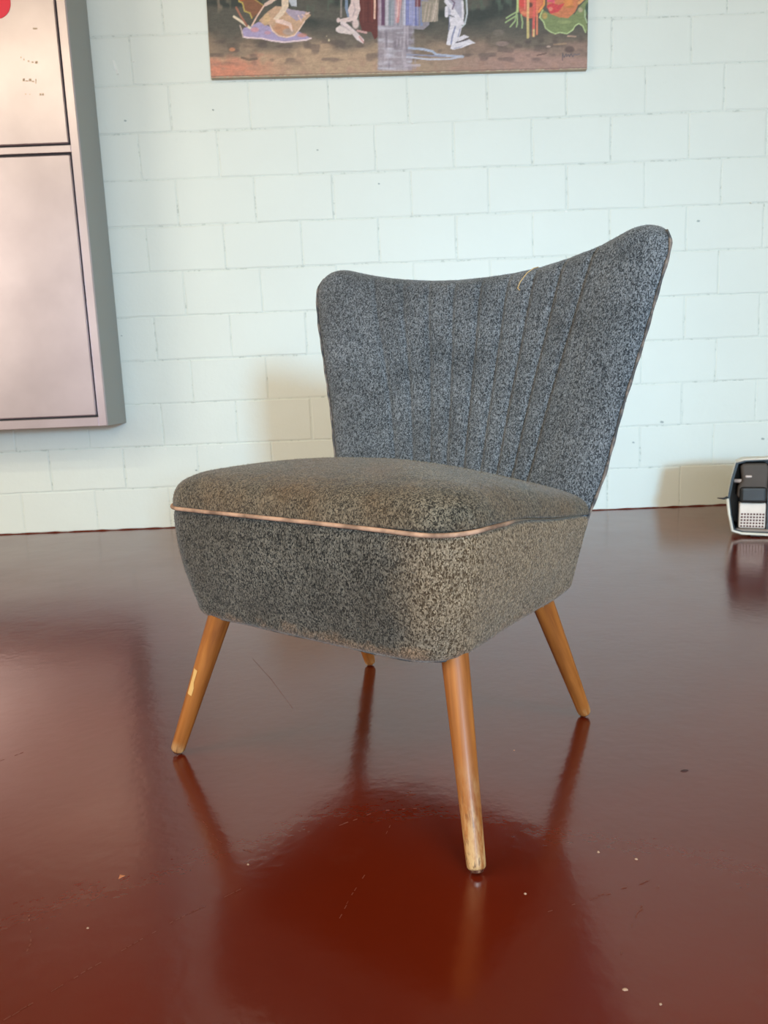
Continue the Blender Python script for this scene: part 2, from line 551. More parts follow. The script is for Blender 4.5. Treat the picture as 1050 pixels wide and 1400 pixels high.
# domed seat cushion
V, Fc = [], []
NRi = 34
ctr = Vector((0, 0.20))
for j in range(NRi + 1):
    rho = 1 - (j / NRi)
    rho = 1 - (1 - rho) ** 1.6 if False else rho
    rr_ = 1 - (1 - rho) ** 1.0
    # denser rings near the rim
    rr_ = math.sin(rho * math.pi / 2)
    for i in range(NO):
        a = top_o[i]
        p = ctr + (a - ctr) * rr_
        e = (a - p).length
        edge = min(e / 0.042, 1)
        puff = 0.033 * math.sqrt(1 - (1 - edge) ** 2)
        puff *= 1 - 0.38 * min(1, max(0, (p.y - .22) / .16))
        crown = 0.030 * (1 - rr_ ** 2)
        outw = (a - ctr).normalized() * (0.004 * math.sin(math.pi * min(1, e / 0.03)) if e < .03 else 0)
        p = p + outw
        V.append((p.x, p.y, z_pipe(p.y) + puff + crown + 0.0015))
for j in range(NRi):
    for i in range(NO):
        a, b = j * NO + i, j * NO + (i + 1) % NO
        if j == NRi - 1:
            Fc.append((a, b, NRi * NO))
        else:
            Fc.append((a, b, b + NO, a + NO))
V = V[:NRi * NO + 1]
V.append((0, .19, .300)); cb = len(V) - 1
for i in range(NO):
    Fc.append((i, cb, (i + 1) % NO))
cush_v, cush_f = V, Fc
mesh_obj('seat_cushion', V, Fc, m_cush, chair, True)

# worn piping cord round the cushion
pp_ = []
for i, p in enumerate(top_o):
    n = Vector((p.x, p.y - .19)).normalized()
    pp_.append((p.x + n.x * (0.0012 - 0.003 * min(1, max(0, (p.y - .1) / .1)) + wob(i, .0005, .33)), p.y + n.y * 0.0012, z_pipe(p.y) - 0.0005 + wob(i, 0.0009, 0.17) - 0.0012 * math.exp(-((p.x - .19) / .05) ** 2) * (1 if p.y < .1 else 0)))
tube('piping', pp_, [0.0025 - 0.0018 * min(1, max(0, (p[1] - .10) / .08)) for p in pp_], m_pipe, chair, True, 8)

# backrest
ZB = 0.205
def w_edge(z): return float(np.interp(z, [.2, .3, .36, .45, .54, .6, .66, .70], [.192, .214, .233, .251, .274, .288, .301, .307]))
def d_edge(z): return float(np.interp(z, [.2, .36, .45, .54, .6, .66, .70], [.347, .383, .399, .414, .422, .436, .443]))
def sag(z): return 0.045 + 0.030 * (z - .2) / .45
def mid(s, z):
    w = w_edge(z)
    return Vector((s * w, d_edge(z) + sag(z) * (1 - abs(s) ** 2.2), z))
def z_top(s): return 0.651 + 0.055 * abs(s) ** 2.3
SEAMS = [-.55, -.41, -.275, -.14, 0, .14, .275, .41, .55]
def seam_s(s0, z): return s0 * (1 + 0.22 * (z - .37) / .3)
NS, NT_ = 220, 96
RC_S, RC_T = 0.20, 0.135
TH = 0.054
def corner(s, tt):
    """square to rounded-top-corner square"""
    a = (abs(s) - (1 - RC_S)) / RC_S
    b = (tt - (1 - RC_T)) / RC_T
    if a > 0 and b > 0:
        a2 = a * math.sqrt(1 - b * b / 2); b2 = b * math.sqrt(1 - a * a / 2)
        s = math.copysign((1 - RC_S) + a2 * RC_S, s); tt = (1 - RC_T) + b2 * RC_T
    return s, tt
def back_pt(s_, t_, side):
    s, tt = corner(s_, t_)
    z = ZB + (z_top(s) - ZB) * tt
    m = mid(s, z)
    ds, dz = 1e-3, 1e-3
    tx = mid(s + ds, z) - mid(s - ds, z); tz = mid(s, z + dz) - mid(s, z - dz)
    n = tx.cross(tz).normalized()          # points to -y (front)
    if n.y > 0: n = -n
    w = w_edge(z)
    e1 = (1 - abs(s_)) * w
    e2 = (1 - t_) * (z_top(s) - ZB)
    r = 0.030
    k1 = min(e1 / 0.062, 1); k2 = min(e2 / r, 1)
    f1 = math.sqrt(1 - (1 - k1) ** 2); f2 = math.sqrt(1 - (1 - k2) ** 2)
    th = TH / 2 * f1 * f2
    if side > 0:
        rel = 0.0
        # padded channels: shallow grooves along the fanned seams
        inside = min(1.0, max(0.0, (0.60 - abs(s / (1 + .22 * (z - .37) / .3))) / 0.05))
        blend = f1 * min(1, e2 / .02)
        for s0 in SEAMS:
            dx = (s - seam_s(s0, z)) * w
            rel -= 0.0062 * math.exp(-abs(dx) / 0.0042)
        return m + n * (th * 1.3 + rel * blend)
    return m - n * th * 0.45
V, Fc = [], []
def svals():
    return [math.copysign(1 - (1 - abs(x)) ** 1.0, x) for x in np.linspace(-1, 1, NS + 1)]
S_ = list(np.linspace(-1, 1, NS + 1))
# ease towards the rim
S_ = [math.copysign(1 - (1 - abs(x)) * (0.55 + 0.45 * min(1, (1 - abs(x)) / .15)), x) for x in S_]
T_ = list(np.linspace(0, 1, NT_ + 1))
T_ = [1 - (1 - x) * (0.45 + 0.55 * min(1, (1 - x) / .15)) for x in T_]
for j in range(NT_ + 1):
    for i in range(NS + 1):
        V.append(back_pt(S_[i], T_[j], 1))
idx = {}
for j in range(NT_ + 1):
    for i in range(NS + 1):
        if i in (0, NS) or j == NT_:
            idx[i, j] = j * (NS + 1) + i
        else:
            idx[i, j] = len(V); V.append(back_pt(S_[i], T_[j], -1))
for j in range(NT_):
    for i in range(NS):
        a = j * (NS + 1) + i
        Fc.append((a, a + 1, a + NS + 2, a + NS + 1))
        Fc.append((idx[i, j], idx[i, j + 1], idx[i + 1, j + 1], idx[i + 1, j]))
Fc.append(tuple(list(range(NS + 1)) + [idx[i, 0] for i in range(NS - 1, 0, -1)]))
back_v, back_f = V, Fc
back = mesh_obj('backrest', V, Fc, m_back, chair, True)
# worn seam along the outer edges of the backrest
edge_pts = [back_pt(1, tt, 1) for tt in np.linspace(0.02, 1, 60)]
for sgn in (-1, 1):
    pts = []
    for k, tt in enumerate(np.linspace(0.0, 0.985, 64)):
        p = back_pt(sgn, float(tt), 1)
        pts.append((p.x + sgn * 0.0004, p.y - 0.002, p.z))
    tube('edge_seam', pts, [0.0020 + 0.0005 * math.sin(k * 1.3) for k in range(64)], m_seam, back, False, 8)
# loose straw-coloured thread caught near the top edge
th_pts = []
for (s, tt) in [(0.305, 0.995), (0.300, 0.985), (0.285, 0.965), (0.262, 0.935), (0.252, 0.915), (0.268, 0.907)]:
    p = back_pt(s, tt, 1)
    th_pts.append(p + Vector((0, -0.0022, 0.0006)))
tube('loose_thread', th_pts, 0.0008, m_thread, back, False, 6)

# legs
def leg(top, foot, r0, r1, mat):
    top, foot = Vector(top), Vector(foot)
    d = (top - foot).normalized()
    L = (top - foot).length
    rot = d.to_track_quat('Z', 'X')
    V, Fc = [], []
    SEG = 28
    prof = [(0.003, r1 - .0016), (0.0048, r1 - .0004), (0.008, r1)] + [(0.008 + (L + .03 - .008) * k / 16, r1 + (r0 - r1) * min(1, k / 15)) for k in range(1, 17)]
    for z, r in prof:
        for k in range(SEG):
            a = 2 * math.pi * k / SEG
            V.append((r * math.cos(a), r * math.sin(a), z))
    n = len(prof)
    for j in range(n - 1):
        for k in range(SEG):
            a, b = j * SEG + k, j * SEG + (k + 1) % SEG
            Fc.append((a, b, b + SEG, a + SEG))
    Fc.append(tuple(range(SEG - 1, -1, -1)))
    Fc.append(tuple((n - 1) * SEG + k for k in range(SEG)))
    lo = mesh_obj('leg', V, Fc, mat, chair, True)
    lo.location = foot; lo.rotation_mode = 'QUATERNION'; lo.rotation_quaternion = rot
    # nailed steel glide under the foot
    bm = bmesh.new()
    bmesh.ops.create_cone(bm, cap_ends=True, segments=20, radius1=r1 * 0.62, radius2=r1 * 0.86, depth=0.004)
    bmesh.ops.translate(bm, verts=bm.verts[:], vec=(0, 0, 0.0018))
    gl = bm_obj('foot_glide', bm, m_glide, lo)
    return lo

FL = leg((-0.152, 0.030, 0.205), (-0.233, 0.004, 0.003), 0.0155, 0.0098, m_leg)
FR = leg((0.187, 0.055, 0.205), (0.244, -0.007, 0.003), 0.0155, 0.0100, m_leg_worn)
BR = leg((0.180, 0.290, 0.208), (0.199, 0.4025, 0.003), 0.0155, 0.0098, m_leg)
BL = leg((-0.160, 0.290, 0.208), (-0.201, 0.411, 0.003), 0.0155, 0.0098, m_leg)
# flaked strip of varnish on the front leg by the cabinet
V, Fc = [], []
cd_ = FL.rotation_quaternion.inverted() @ Vector((0.066, -0.845, 0.0))
cA = math.atan2(cd_.y, cd_.x)
zs = [0.098, 0.102, 0.110, 0.118, 0.126, 0.134, 0.137]
for q, z in enumerate(zs):
    r = 0.0098 + (0.0155 - 0.0098) * (z / 0.235) + 0.00035
    a0, a1 = cA + math.radians(-18 - (6 if q > 4 else 0)), cA + math.radians(12 + (4 if q < 3 else -6))
    for k in range(7):
        an = a0 + (a1 - a0) * k / 6
        V.append((r * math.cos(an), r * math.sin(an), z))
for q in range(len(zs) - 1):
    for k in range(6):
        Fc.append((7 * q + k, 7 * q + k + 1, 7 * q + k + 8, 7 * q + k + 7))
chipo = mesh_obj('varnish_chip', V, Fc, m_chip, FL)

# short plush fibres that roughen the outline
def fibres(name, vs, fs, count, mat, length, keep):
    vs = np.array([tuple(v) for v in vs]); rng = np.random.default_rng(len(vs) + count)
    tris = []
    for f in fs:
        if len(f) == 4: tris += [(f[0], f[1], f[2]), (f[0], f[2], f[3])]
        elif len(f) == 3: tris.append(f)
    tris = np.array(tris)
    A, B, Cc = vs[tris[:, 0]], vs[tris[:, 1]], vs[tris[:, 2]]
    nr = np.cross(B - A, Cc - A); ar = np.linalg.norm(nr, axis=1) + 1e-12
    nr = nr / ar[:, None]
    cen = (A + B + Cc) / 3
    out = cen - np.array([0, keep, 0.3]); flip = np.sign((nr * out).sum(1)); 
    nr = nr if name != 'cf' else nr
    w = ar / ar.sum()
    ids = rng.choice(len(tris), count, p=w)
    r1, r2 = np.sqrt(rng.random(count)), rng.random(count)
    P = (1 - r1)[:, None] * A[ids] + (r1 * (1 - r2))[:, None] * B[ids] + (r1 * r2)[:, None] * Cc[ids]
    N = nr[ids]
    D = N * rng.uniform(.3, 1.0, (count, 1)) + rng.normal(0, .65, (count, 3))
    D /= np.linalg.norm(D, axis=1)[:, None]
    sgn = np.where((D * N).sum(1) < 0, -1, 1); D *= sgn[:, None]
    Ln = length * rng.uniform(.5, 1.2, count)
    W = np.cross(D, rng.normal(0, 1, (count, 3))); W /= np.linalg.norm(W, axis=1)[:, None]
    hw = 0.00022
    P0 = P - N * .0004
    allv = np.empty((count * 3, 3))
    allv[0::3] = P0 - W * hw; allv[1::3] = P0 + W * hw; allv[2::3] = P0 + D * Ln[:, None]
    me = bpy.data.meshes.new(name)
    me.vertices.add(count * 3); me.vertices.foreach_set('co', allv.ravel())
    me.loops.add(count * 3); me.loops.foreach_set('vertex_index', np.arange(count * 3))
    me.polygons.add(count); me.polygons.foreach_set('loop_start', np.arange(count) * 3)
    me.polygons.foreach_set('loop_total', np.full(count, 3))
    me.update(); me.validate()
    me.materials.append(mat)
    o = bpy.data.objects.new(name, me); COL.objects.link(o)
    o.parent = chair
    o['kind'] = 'stuff'
    return o
FIB = True
m_fib = [simple('pale_' + n_, c_, 0.9) for n_, c_ in (('base_fibre', srgb(150, 142, 130)), ('cushion_fibre', srgb(160, 148, 128)), ('back_fibre', srgb(146, 150, 158)))]
if FIB:
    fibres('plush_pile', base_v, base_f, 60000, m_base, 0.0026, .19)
    fibres('plush_pile', cush_v, cush_f, 45000, m_cush, 0.0022, .19)
    fibres('plush_pile', back_v, back_f, 60000, m_back, 0.0022, .19)
    fibres('pale_fibres', base_v, base_f, 26000, m_fib[0], 0.0030, .19)
    fibres('pale_fibres', cush_v, cush_f, 22000, m_fib[1], 0.0026, .19)
    fibres('pale_fibres', back_v, back_f, 26000, m_fib[2], 0.0026, .19)

# ------------------------------------------------------------------ steel wall cabinet
cx1, cx0, cy, cz0, cz1 = -0.886, -2.05, 2.565, 0.388, 2.16
cab = empty('wall_cabinet', ((cx0 + cx1) / 2, WY, cz0))
tag(cab, 'brushed steel wall cabinet with grey side and two inset doors', 'cabinet')
def cbox(name, x0, x1, y0, y1, z0, z1, mat, parent, bev=0.0):
    ox, oy, oz = (cx0 + cx1) / 2, WY, cz0
    return box(name, x0 - ox, x1 - ox, y0 - oy, y1 - oy, z0 - oz, z1 - oz, mat, parent, bev)
cbox('body', cx0, cx1, cy + 0.012, WY - 0.004, cz0, cz1, m_cabgrey, cab)
cbox('door_recess', cx0 + .03, cx1 - .025, cy + 0.009, cy + 0.0118, cz0 + .03, cz1 - .03, m_gap, cab)  # dark sheet behind the gaps round the doors
# front frame: stiles and rails
xr_door, z_lo0, z_lo1, z_hi0, z_hi1 = -0.9185, 0.4235, 1.2335, 1.2665, 2.125
xl_door = cx0 + 0.036
bm = bmesh.new()
ox, oz = (cx0 + cx1) / 2, cz0
def fb(x0, x1, z0, z1):
    box_bm(bm, x0 - ox, x1 - ox, cy - WY, cy + 0.012 - WY, z0 - oz, z1 - oz, 0.0012)
fb(xr_door + .006, cx1, cz0, cz1)
fb(cx0, xl_door - .006, cz0, cz1)
fb(xl_door - .006, xr_door + .006, cz0, z_lo0 - .006)
fb(xl_door - .006, xr_door + .006, z_lo1 + .006, z_hi0 - .006)
fb(xl_door - .006, xr_door + .006, z_hi1 + .006, cz1)
bm_obj('front_frame', bm, m_steel, cab)
lower = cbox('door', xl_door, xr_door, cy + .0005, cy + .009, z_lo0, z_lo1, m_steel, cab, 0.003)
upper = cbox('door', xl_door, xr_door, cy + .0005, cy + .009, z_hi0, z_hi1, m_steel, cab, 0.003)
def on_cab(p): return Vector((p.x - ox, p.y - WY, p.z - oz))
# red round sticker on the upper door
c = on_cab(pix(-7, 3, 'y', cy - 0.0002))
bm = bmesh.new()
bmesh.ops.create_circle(bm, cap_ends=True, segments=48, radius=0.047)
bmesh.ops.rotate(bm, verts=bm.verts[:], matrix=Matrix.Rotation(math.radians(90), 3, 'X'))
r = bmesh.ops.extrude_face_region(bm, geom=bm.faces[:])
bmesh.ops.translate(bm, verts=[v for v in r['geom'] if isinstance(v, bmesh.types.BMVert)], vec=(0, -0.0005, 0))
bmesh.ops.translate(bm, verts=bm.verts[:], vec=c)
st = bm_obj('sticker', bm, m_red, upper); st['label'] = 'round red sticker'
# worn remains of small print on the upper door
def mark(u0, v0, u1, v1):
    P = [on_cab(pix(u, v, 'y', cy + 0.0002)) for u, v in ((u0, v1), (u1, v1), (u1, v0), (u0, v0))]
    V = P + [p + Vector((0, 0.0006, 0)) for p in P]
    mesh_obj('print_mark', V, [(0, 1, 2, 3), (0, 4, 5, 1), (1, 5, 6, 2), (2, 6, 7, 3), (3, 7, 4, 0)], m_print, upper)
for a in [(31, 107.5, 34, 111), (35, 110, 38.5, 111.5), (39.5, 107.5, 43, 111), (43.5, 110.5, 47, 112), (48.5, 108, 49.6, 114.5),
          (28, 77.5, 29.2, 79.5), (32, 80, 33.2, 82.5), (38, 82.5, 40, 84.5), (43.5, 84, 46, 86), (48, 83.5, 51.5, 87),
          (34, 128, 36, 129.2), (40, 128.5, 41.5, 129.5), (54, 127.5, 56.5, 130.5), (57.5, 127.5, 60, 130.5), (45, 38, 51, 40)]:
    mark(*a)

# ------------------------------------------------------------------ painting
PX0, PX1 = -0.4945, 0.7500
PH = 0.92
paint = empty('painting', ((PX0 + PX1) / 2, WY - 0.012, 1.4975))
paint.rotation_euler = (0, math.radians(0.74), 0)
tag(paint, 'unframed fantasy painting with pale figures, snail and red flowers on block wall', 'painting')
PW = PX1 - PX0
hw = PW / 2
box('canvas', -hw, hw, -0.009, 0.009, 0, PH, simple('raw_canvas_edge', srgb(196, 182, 160), 0.8), paint)
# picture drawn as colour on the canvas front
GX, GYv, BAND = 560, 126, 0.275
ss, tt_ = np.meshgrid(np.linspace(0, 1, GX + 1), np.linspace(0, 1, GYv + 1))
# photograph coordinates of the canvas points
UU = 290 + ss * 511 - tt_ * (7.5 * (1 - ss))
VV = (108.5 - ss * 11.0) - tt_ * BAND * (442 + 6 * ss)
rng = np.random.default_rng(5)
def vnoise(u, v, sx, sy, seed):
    r = np.random.default_rng(seed)
    g = r.random((96, 96))
    x = (u / sx) % 95; y = (v / sy) % 95
    xi, yi = np.floor(x).astype(int), np.floor(y).astype(int)
    fx, fy = x - xi, y - yi
    fx = fx * fx * (3 - 2 * fx); fy = fy * fy * (3 - 2 * fy)
    x1, y1 = (xi + 1) % 96, (yi + 1) % 96
    return (g[yi, xi] * (1 - fx) + g[yi, x1] * fx) * (1 - fy) + (g[y1, xi] * (1 - fx) + g[y1, x1] * fx) * fy
IMG = np.zeros(UU.shape + (3,))
A3 = lambda c: np.array(c, float)
def lay(col, mask):
    global IMG
    IMG = IMG * (1 - mask[..., None]) + (col if isinstance(col, np.ndarray) and col.ndim == 3 else A3(col)) * mask[..., None]
sstep = lambda a, b, x: np.clip((x - a) / (b - a), 0, 1) ** 2 * (3 - 2 * np.clip((x - a) / (b - a), 0, 1))
q = (VV + 300) 
# ground and gloom
IMG[:] = A3((92, 88, 80))
n1 = vnoise(UU + 50, VV + 300, 26, 14, 1); n2 = vnoise(UU + 90, VV + 300, 9, 6, 2); n3 = vnoise(UU, VV + 300, 4, 9, 3)
lay((58, 62, 58), np.clip((n1 - .45) * 3, 0, 1) * sstep(75, 30, VV))
lay((92, 104, 90), np.clip((n3 - .62) * 3, 0, 1) * sstep(40, 5, VV) * .8)
lay((128, 112, 98), sstep(34, 70, VV + 14 * (n1 - .5)))
lay((84, 72, 66), np.clip((n2 - .55) * 4, 0, 1) * sstep(35, 60, VV) * .4)
lay((190, 158, 130), sstep(56, 84, VV + 30 * (n1 - .5)) * sstep(860, 450, UU) * .95)
lay((214, 140, 114), sstep(74, 94, VV + 14 * (n2 - .5)) * sstep(410, 315, UU))
lay((172, 136, 124), sstep(58, 86, VV + 18 * (n1 - .5)) * sstep(560, 700, UU))
lay((176, 136, 118), np.clip((n2 - .5) * 3, 0, 1) * sstep(72, 95, VV) * .5)
lay((88, 74, 72), np.clip((vnoise(UU, VV + 300, 12, 6, 9) - .6) * 5, 0, 1) * sstep(52, 62, VV) * sstep(96, 82, VV) * .45)
lay((146, 124, 108), np.clip((n3 - .55) * 3, 0, 1) * sstep(30, 10, VV) * sstep(330, 300, UU) * .8)

def poly(pts, col, o=(0, 0), k=7.5, soft=0.6, a=1.0):
    P = np.array([(o[0] + x / k, o[1] + y / k) for x, y in pts])
    x, y = UU, VV
    bb = (x > P[:, 0].min() - 3) & (x < P[:, 0].max() + 3) & (y > P[:, 1].min() - 3) & (y < P[:, 1].max() + 3)
    xs, ys = x[bb], y[bb]
    ins = np.zeros(xs.shape, bool); dist = np.full(xs.shape, 1e9)
    for i in range(len(P)):
        (x0, y0), (x1, y1) = P[i - 1], P[i]
        c = (y0 > ys) != (y1 > ys)
        with np.errstate(divide='ignore', invalid='ignore'):
            xi = (x1 - x0) * (ys - y0) / (y1 - y0 if y1 != y0 else 1e-9) + x0
        ins ^= c & (xs < xi)
        tl = np.clip(((xs - x0) * (x1 - x0) + (ys - y0) * (y1 - y0)) / ((x1 - x0) ** 2 + (y1 - y0) ** 2 + 1e-9), 0, 1)
        dist = np.minimum(dist, np.hypot(xs - x0 - tl * (x1 - x0), ys - y0 - tl * (y1 - y0)))
    sd = np.where(ins, dist, -dist)
    m = np.zeros(UU.shape); m[bb] = np.clip(sd / soft + .5, 0, 1) * a
    lay(col, m)
def line(pts, col, wd, o=(0, 0), k=7.5, a=1.0):
    P = np.array([(o[0] + x / k, o[1] + y / k) for x, y in pts]); wd = wd / k
    bb = (UU > P[:, 0].min() - 4) & (UU < P[:, 0].max() + 4) & (VV > P[:, 1].min() - 4) & (VV < P[:, 1].max() + 4)
    xs, ys = UU[bb], VV[bb]; dist = np.full(xs.shape, 1e9)
    for i in range(1, len(P)):
        (x0, y0), (x1, y1) = P[i - 1], P[i]
        tl = np.clip(((xs - x0) * (x1 - x0) + (ys - y0) * (y1 - y0)) / ((x1 - x0) ** 2 + (y1 - y0) ** 2 + 1e-9), 0, 1)
        dist = np.minimum(dist, np.hypot(xs - x0 - tl * (x1 - x0), ys - y0 - tl * (y1 - y0)))
    m = np.zeros(UU.shape); m[bb] = np.clip((wd / 2 - dist) / .6 + .5, 0, 1) * a
    lay(col, m)
def ell(cx, cy_, rx, ry, col, o=(0, 0), k=7.5, a=1.0, soft=.35):
    d = np.hypot((UU - o[0] - cx / k) / (rx / k), (VV - o[1] - cy_ / k) / (ry / k))
    lay(col, np.clip((1 - d) / soft, 0, 1) * a)
UP = -400   # shapes run on above the strip in view
# --- snail and rider
o1 = (285, 0)
poly([(300, UP), (310, 40), (350, 60), (380, 150), (430, 170), (450, 220), (520, 160), (575, 90), (430, 0), (400, UP)], (138, 92, 68), o1)
line([(310, 0), (320, 50), (355, 65), (375, 145), (430, 165), (450, 215)], (196, 172, 96), 14, o1)
line([(430, 0), (500, 45), (570, 92)], (190, 160, 90), 10, o1)
ell(345, 20, 40, 30, (196, 96, 52), o1, a=.8)
poly([(345, 350), (370, 310), (430, 300), (520, 250), (640, 300), (700, 330), (930, 350), (1050, 415), (1000, 435), (780, 460), (650, 440), (560, 415), (400, 410), (360, 400)], (176, 160, 196), o1)
line([(360, 400), (400, 408), (560, 418), (650, 440), (780, 455), (1000, 432), (1050, 415)], (236, 210, 214), 16, o1)
ell(480, 330, 50, 30, (222, 150, 150), o1, a=.7); ell(610, 360, 40, 22, (214, 150, 160), o1, a=.6); ell(960, 385, 60, 25, (214, 140, 120), o1, a=.7)
poly([(520, 240), (610, 150), (690, 95), (760, 100), (850, 130), (1000, 150), (1050, 185), (980, 250), (940, 320), (880, 390), (800, 410), (720, 390), (650, 320), (620, 280), (580, 290)], (206, 168, 140), o1)
poly([(760, 105), (850, 130), (1000, 150), (960, 220), (900, 240), (820, 180)], (172, 160, 190), o1, a=.8)
ell(600, 220, 45, 60, (222, 186, 140), o1, a=.7)
ell(770, 320, 120, 80, (200, 148, 116), o1); ell(820, 350, 70, 40, (176, 160, 156), o1, a=.7)
line([(635, 285), (660, 340), (720, 390), (800, 408), (880, 388), (935, 320), (985, 245)], (238, 206, 190), 12, o1)
for d_ in (0, 40, 80): line([(920 + d_, 190 - d_ * .2), (950 + d_, 240 - d_)], (232, 196, 190), 14, o1)
line([(430, 312), (345, 250), (268, 200)], (236, 216, 190), 24, o1)
line([(400, 290), (340, 200), (290, 110)], (170, 112, 92), 20, o1)
line([(360, 400), (345, 330), (330, 290)], (200, 178, 170), 14, o1)
line([(450, 290), (500, 200), (570, 95), (650, 60), (740, UP)], (236, 196, 176), 16, o1)
line([(590, 80), (720, 0), (760, UP)], (228, 196, 182), 34, o1)
poly([(748, UP), (830, UP), (822, 100), (770, 180), (705, 238), (665, 222), (722, 160), (752, 110)], (234, 208, 184), o1)
poly([(690, 230), (760, 228), (850, 265), (868, 350), (850, 345), (822, 295), (690, 258)], (236, 202, 190), o1)
poly([(830, UP), (870, UP), (905, 100), (850, 95), (825, 50)], (196, 198, 206), o1)
ell(250, 528, 38, 24, (196, 136, 104), o1); ell(545, 580, 40, 18, (186, 140, 118), o1, a=.7); ell(470, 610, 60, 30, (150, 124, 108), o1, a=.6)
line([(350, 610), (420, 630), (500, 620)], (92, 78, 70), 24, o1, a=.6)
# --- seated figure and red curtain
o2 = (420, 0)
poly([(500, UP), (722, UP), (716, 400), (685, 430), (650, 350), (560, 350), (530, 250)], (104, 50, 46), o2)
for x, c_ in ((560, (120, 66, 58)), (610, (92, 40, 38)), (650, (128, 60, 54)), (705, (84, 40, 44))): line([(x, UP), (x + 8, 250)], c_, 18, o2, a=.7)
line([(685, UP), (683, 215)], (238, 192, 172), 20, o2)
SK = (228, 202, 198); SH = (176, 150, 158)
line([(345, UP), (342, 200)], (150, 138, 132), 18, o2); line([(372, UP), (380, 20)], (190, 176, 110), 14, o2); line([(405, UP), (395, 110), (420, 195)], (132, 146, 170), 30, o2)
poly([(440, UP), (500, UP), (530, 80), (528, 150), (505, 225), (425, 200), (412, 130), (440, 60)], SK, o2)
ell(490, 270, 42, 60, SK, o2)
line([(505, 50), (515, 130), (480, 215), (350, 242)], SK, 44, o2); line([(468, 60), (485, 130), (460, 195)], SH, 10, o2, a=.7)
poly([(330, 235), (390, 258), (500, 350), (578, 430), (570, 470), (500, 430), (440, 350), (340, 285)], (232, 212, 212), o2)
poly([(288, 315), (330, 285), (450, 340), (505, 362), (440, 378), (320, 362), (290, 342)], (226, 208, 204), o2)
ell(315, 235, 24, 30, SK, o2); line([(345, 275), (430, 340)], SH, 9, o2, a=.7); line([(400, 250), (470, 260)], SH, 8, o2, a=.6)
line([(510, 340), (600, 360)], (204, 160, 156), 22, o2); line([(530, 400), (572, 455)], (196, 134, 128), 18, o2, a=.7)
ell(220, 435, 12, 14, (214, 196, 160), o2); ell(198, 395, 8, 8, (190, 170, 140), o2)
# --- waterfall
poly([(716, UP), (1270, UP), (1240, 280), (1180, 330), (1050, 320), (716, 320)], (150, 142, 152), o2)
for x0, x1, c_ in ((716, 745, (172, 138, 152)), (745, 790, (106, 72, 98)), (790, 825, (196, 188, 196)), (825, 880, (142, 148, 158)), (880, 900, (120, 100, 116)), (975, 1000, (198, 196, 214)), (1000, 1095, (124, 128, 186)), (1095, 1130, (112, 116, 170)), (1095, 1160, (120, 60, 66)), (1150, 1175, (128, 140, 176))):
    lim = 100 if c_ == (120, 60, 66) else 290
    poly([(x0, UP), (x1, UP), (x1, lim), (x0, lim)], c_, o2, soft=1.6)
poly([(898, UP), (970, UP), (955, 80), (930, 262), (895, 262), (892, 90)], (206, 140, 140), o2); line([(945, UP), (915, 200)], (232, 190, 184), 16, o2)
fb_ = np.clip((vnoise(UU, VV + 300, 1.6, 40, 21) - .5) * 3, 0, 1) * (UU > 516) * (UU < 572) * sstep(44, 36, VV)
lay((206, 198, 210), fb_ * .55)
pool = sstep(514, 518, UU) * sstep(572, 562, UU + 8 * vnoise(UU, VV + 300, 3, 5, 8)) * sstep(36, 42, VV) * sstep(101, 97, VV)
lay((164, 152, 164), pool * .85)
lay((206, 200, 212), pool * np.clip((vnoise(UU, VV + 300, 14, 3.0, 22) - .50) * 2.5, 0, 1) * .8)
lay((122, 110, 120), pool * np.clip((vnoise(UU + 9, VV + 300, 4, 14, 23) - .58) * 3, 0, 1) * .6)
lay((204, 190, 200), pool * np.clip((vnoise(UU + 3, VV + 300, 2.4, 18, 24) - .60) * 3, 0, 1) * .6)
# --- drapery, stream, kneeling figure
o3 = (550, 0)
poly([(180, 40), (250, 50), (300, UP), (378, UP), (352, 245), (190, 256)], (160, 148, 134), o3)
for x in (215, 250, 290, 325): line([(x + 22, 70), (x - 5, 245)], (194, 172, 158), 14, o3, a=.8)
line([(340, 20), (300, 240)], (206, 188, 176), 12, o3)
line([(60, 515), (200, 525), (300, 548), (340, 582), (430, 590), (610, 602)], (178, 184, 206), 24, o3)
line([(40, 580), (250, 590), (430, 600)], (150, 150, 172), 16, o3); line([(40, 605), (250, 628), (480, 626), (600, 602)], (196, 194, 208), 18, o3)
line([(30, 690), (170, 690)], (196, 182, 194), 26, o3, a=.7)
line([(622, UP), (648, 170), (628, 270), (600, 300)], (198, 204, 210), 16, o3)
KB = (230, 222, 230); KS = (146, 146, 176)
poly([(440, UP), (575, UP), (610, 80), (618, 210), (596, 275), (545, 250), (515, 200), (470, 180), (440, 190), (425, 150), (440, 90)], (186, 180, 196), o3)
line([(440, 110), (440, 190)], KB, 34, o3); line([(435, 45), (480, 95), (560, 215), (600, 262)], KB, 42, o3); line([(598, 50), (608, 160), (600, 250)], KB, 24, o3)
ell(505, 160, 30, 34, KB, o3)
poly([(465, 190), (530, 210), (600, 290), (580, 380), (552, 450), (535, 530), (482, 522), (500, 440), (482, 490), (440, 480), (458, 370), (478, 290)], KB, o3)
line([(530, 300), (500, 400), (490, 470)], KS, 16, o3); line([(580, 320), (560, 400)], KS, 10, o3); line([(470, 200), (465, 330)], KS, 8, o3)
poly([(495, 485), (660, 418), (738, 465), (700, 472), (600, 512), (500, 532)], KB, o3)
poly([(560, 410), (620, 380), (675, 402), (640, 416), (560, 452)], KB, o3)
line([(540, 460), (620, 438), (660, 425)], (84, 72, 84), 12, o3); line([(520, 520), (600, 500)], KS, 8, o3, a=.8)
line([(490, 30), (520, 60), (500, 120)], (120, 96, 120), 16, o3, a=.8)
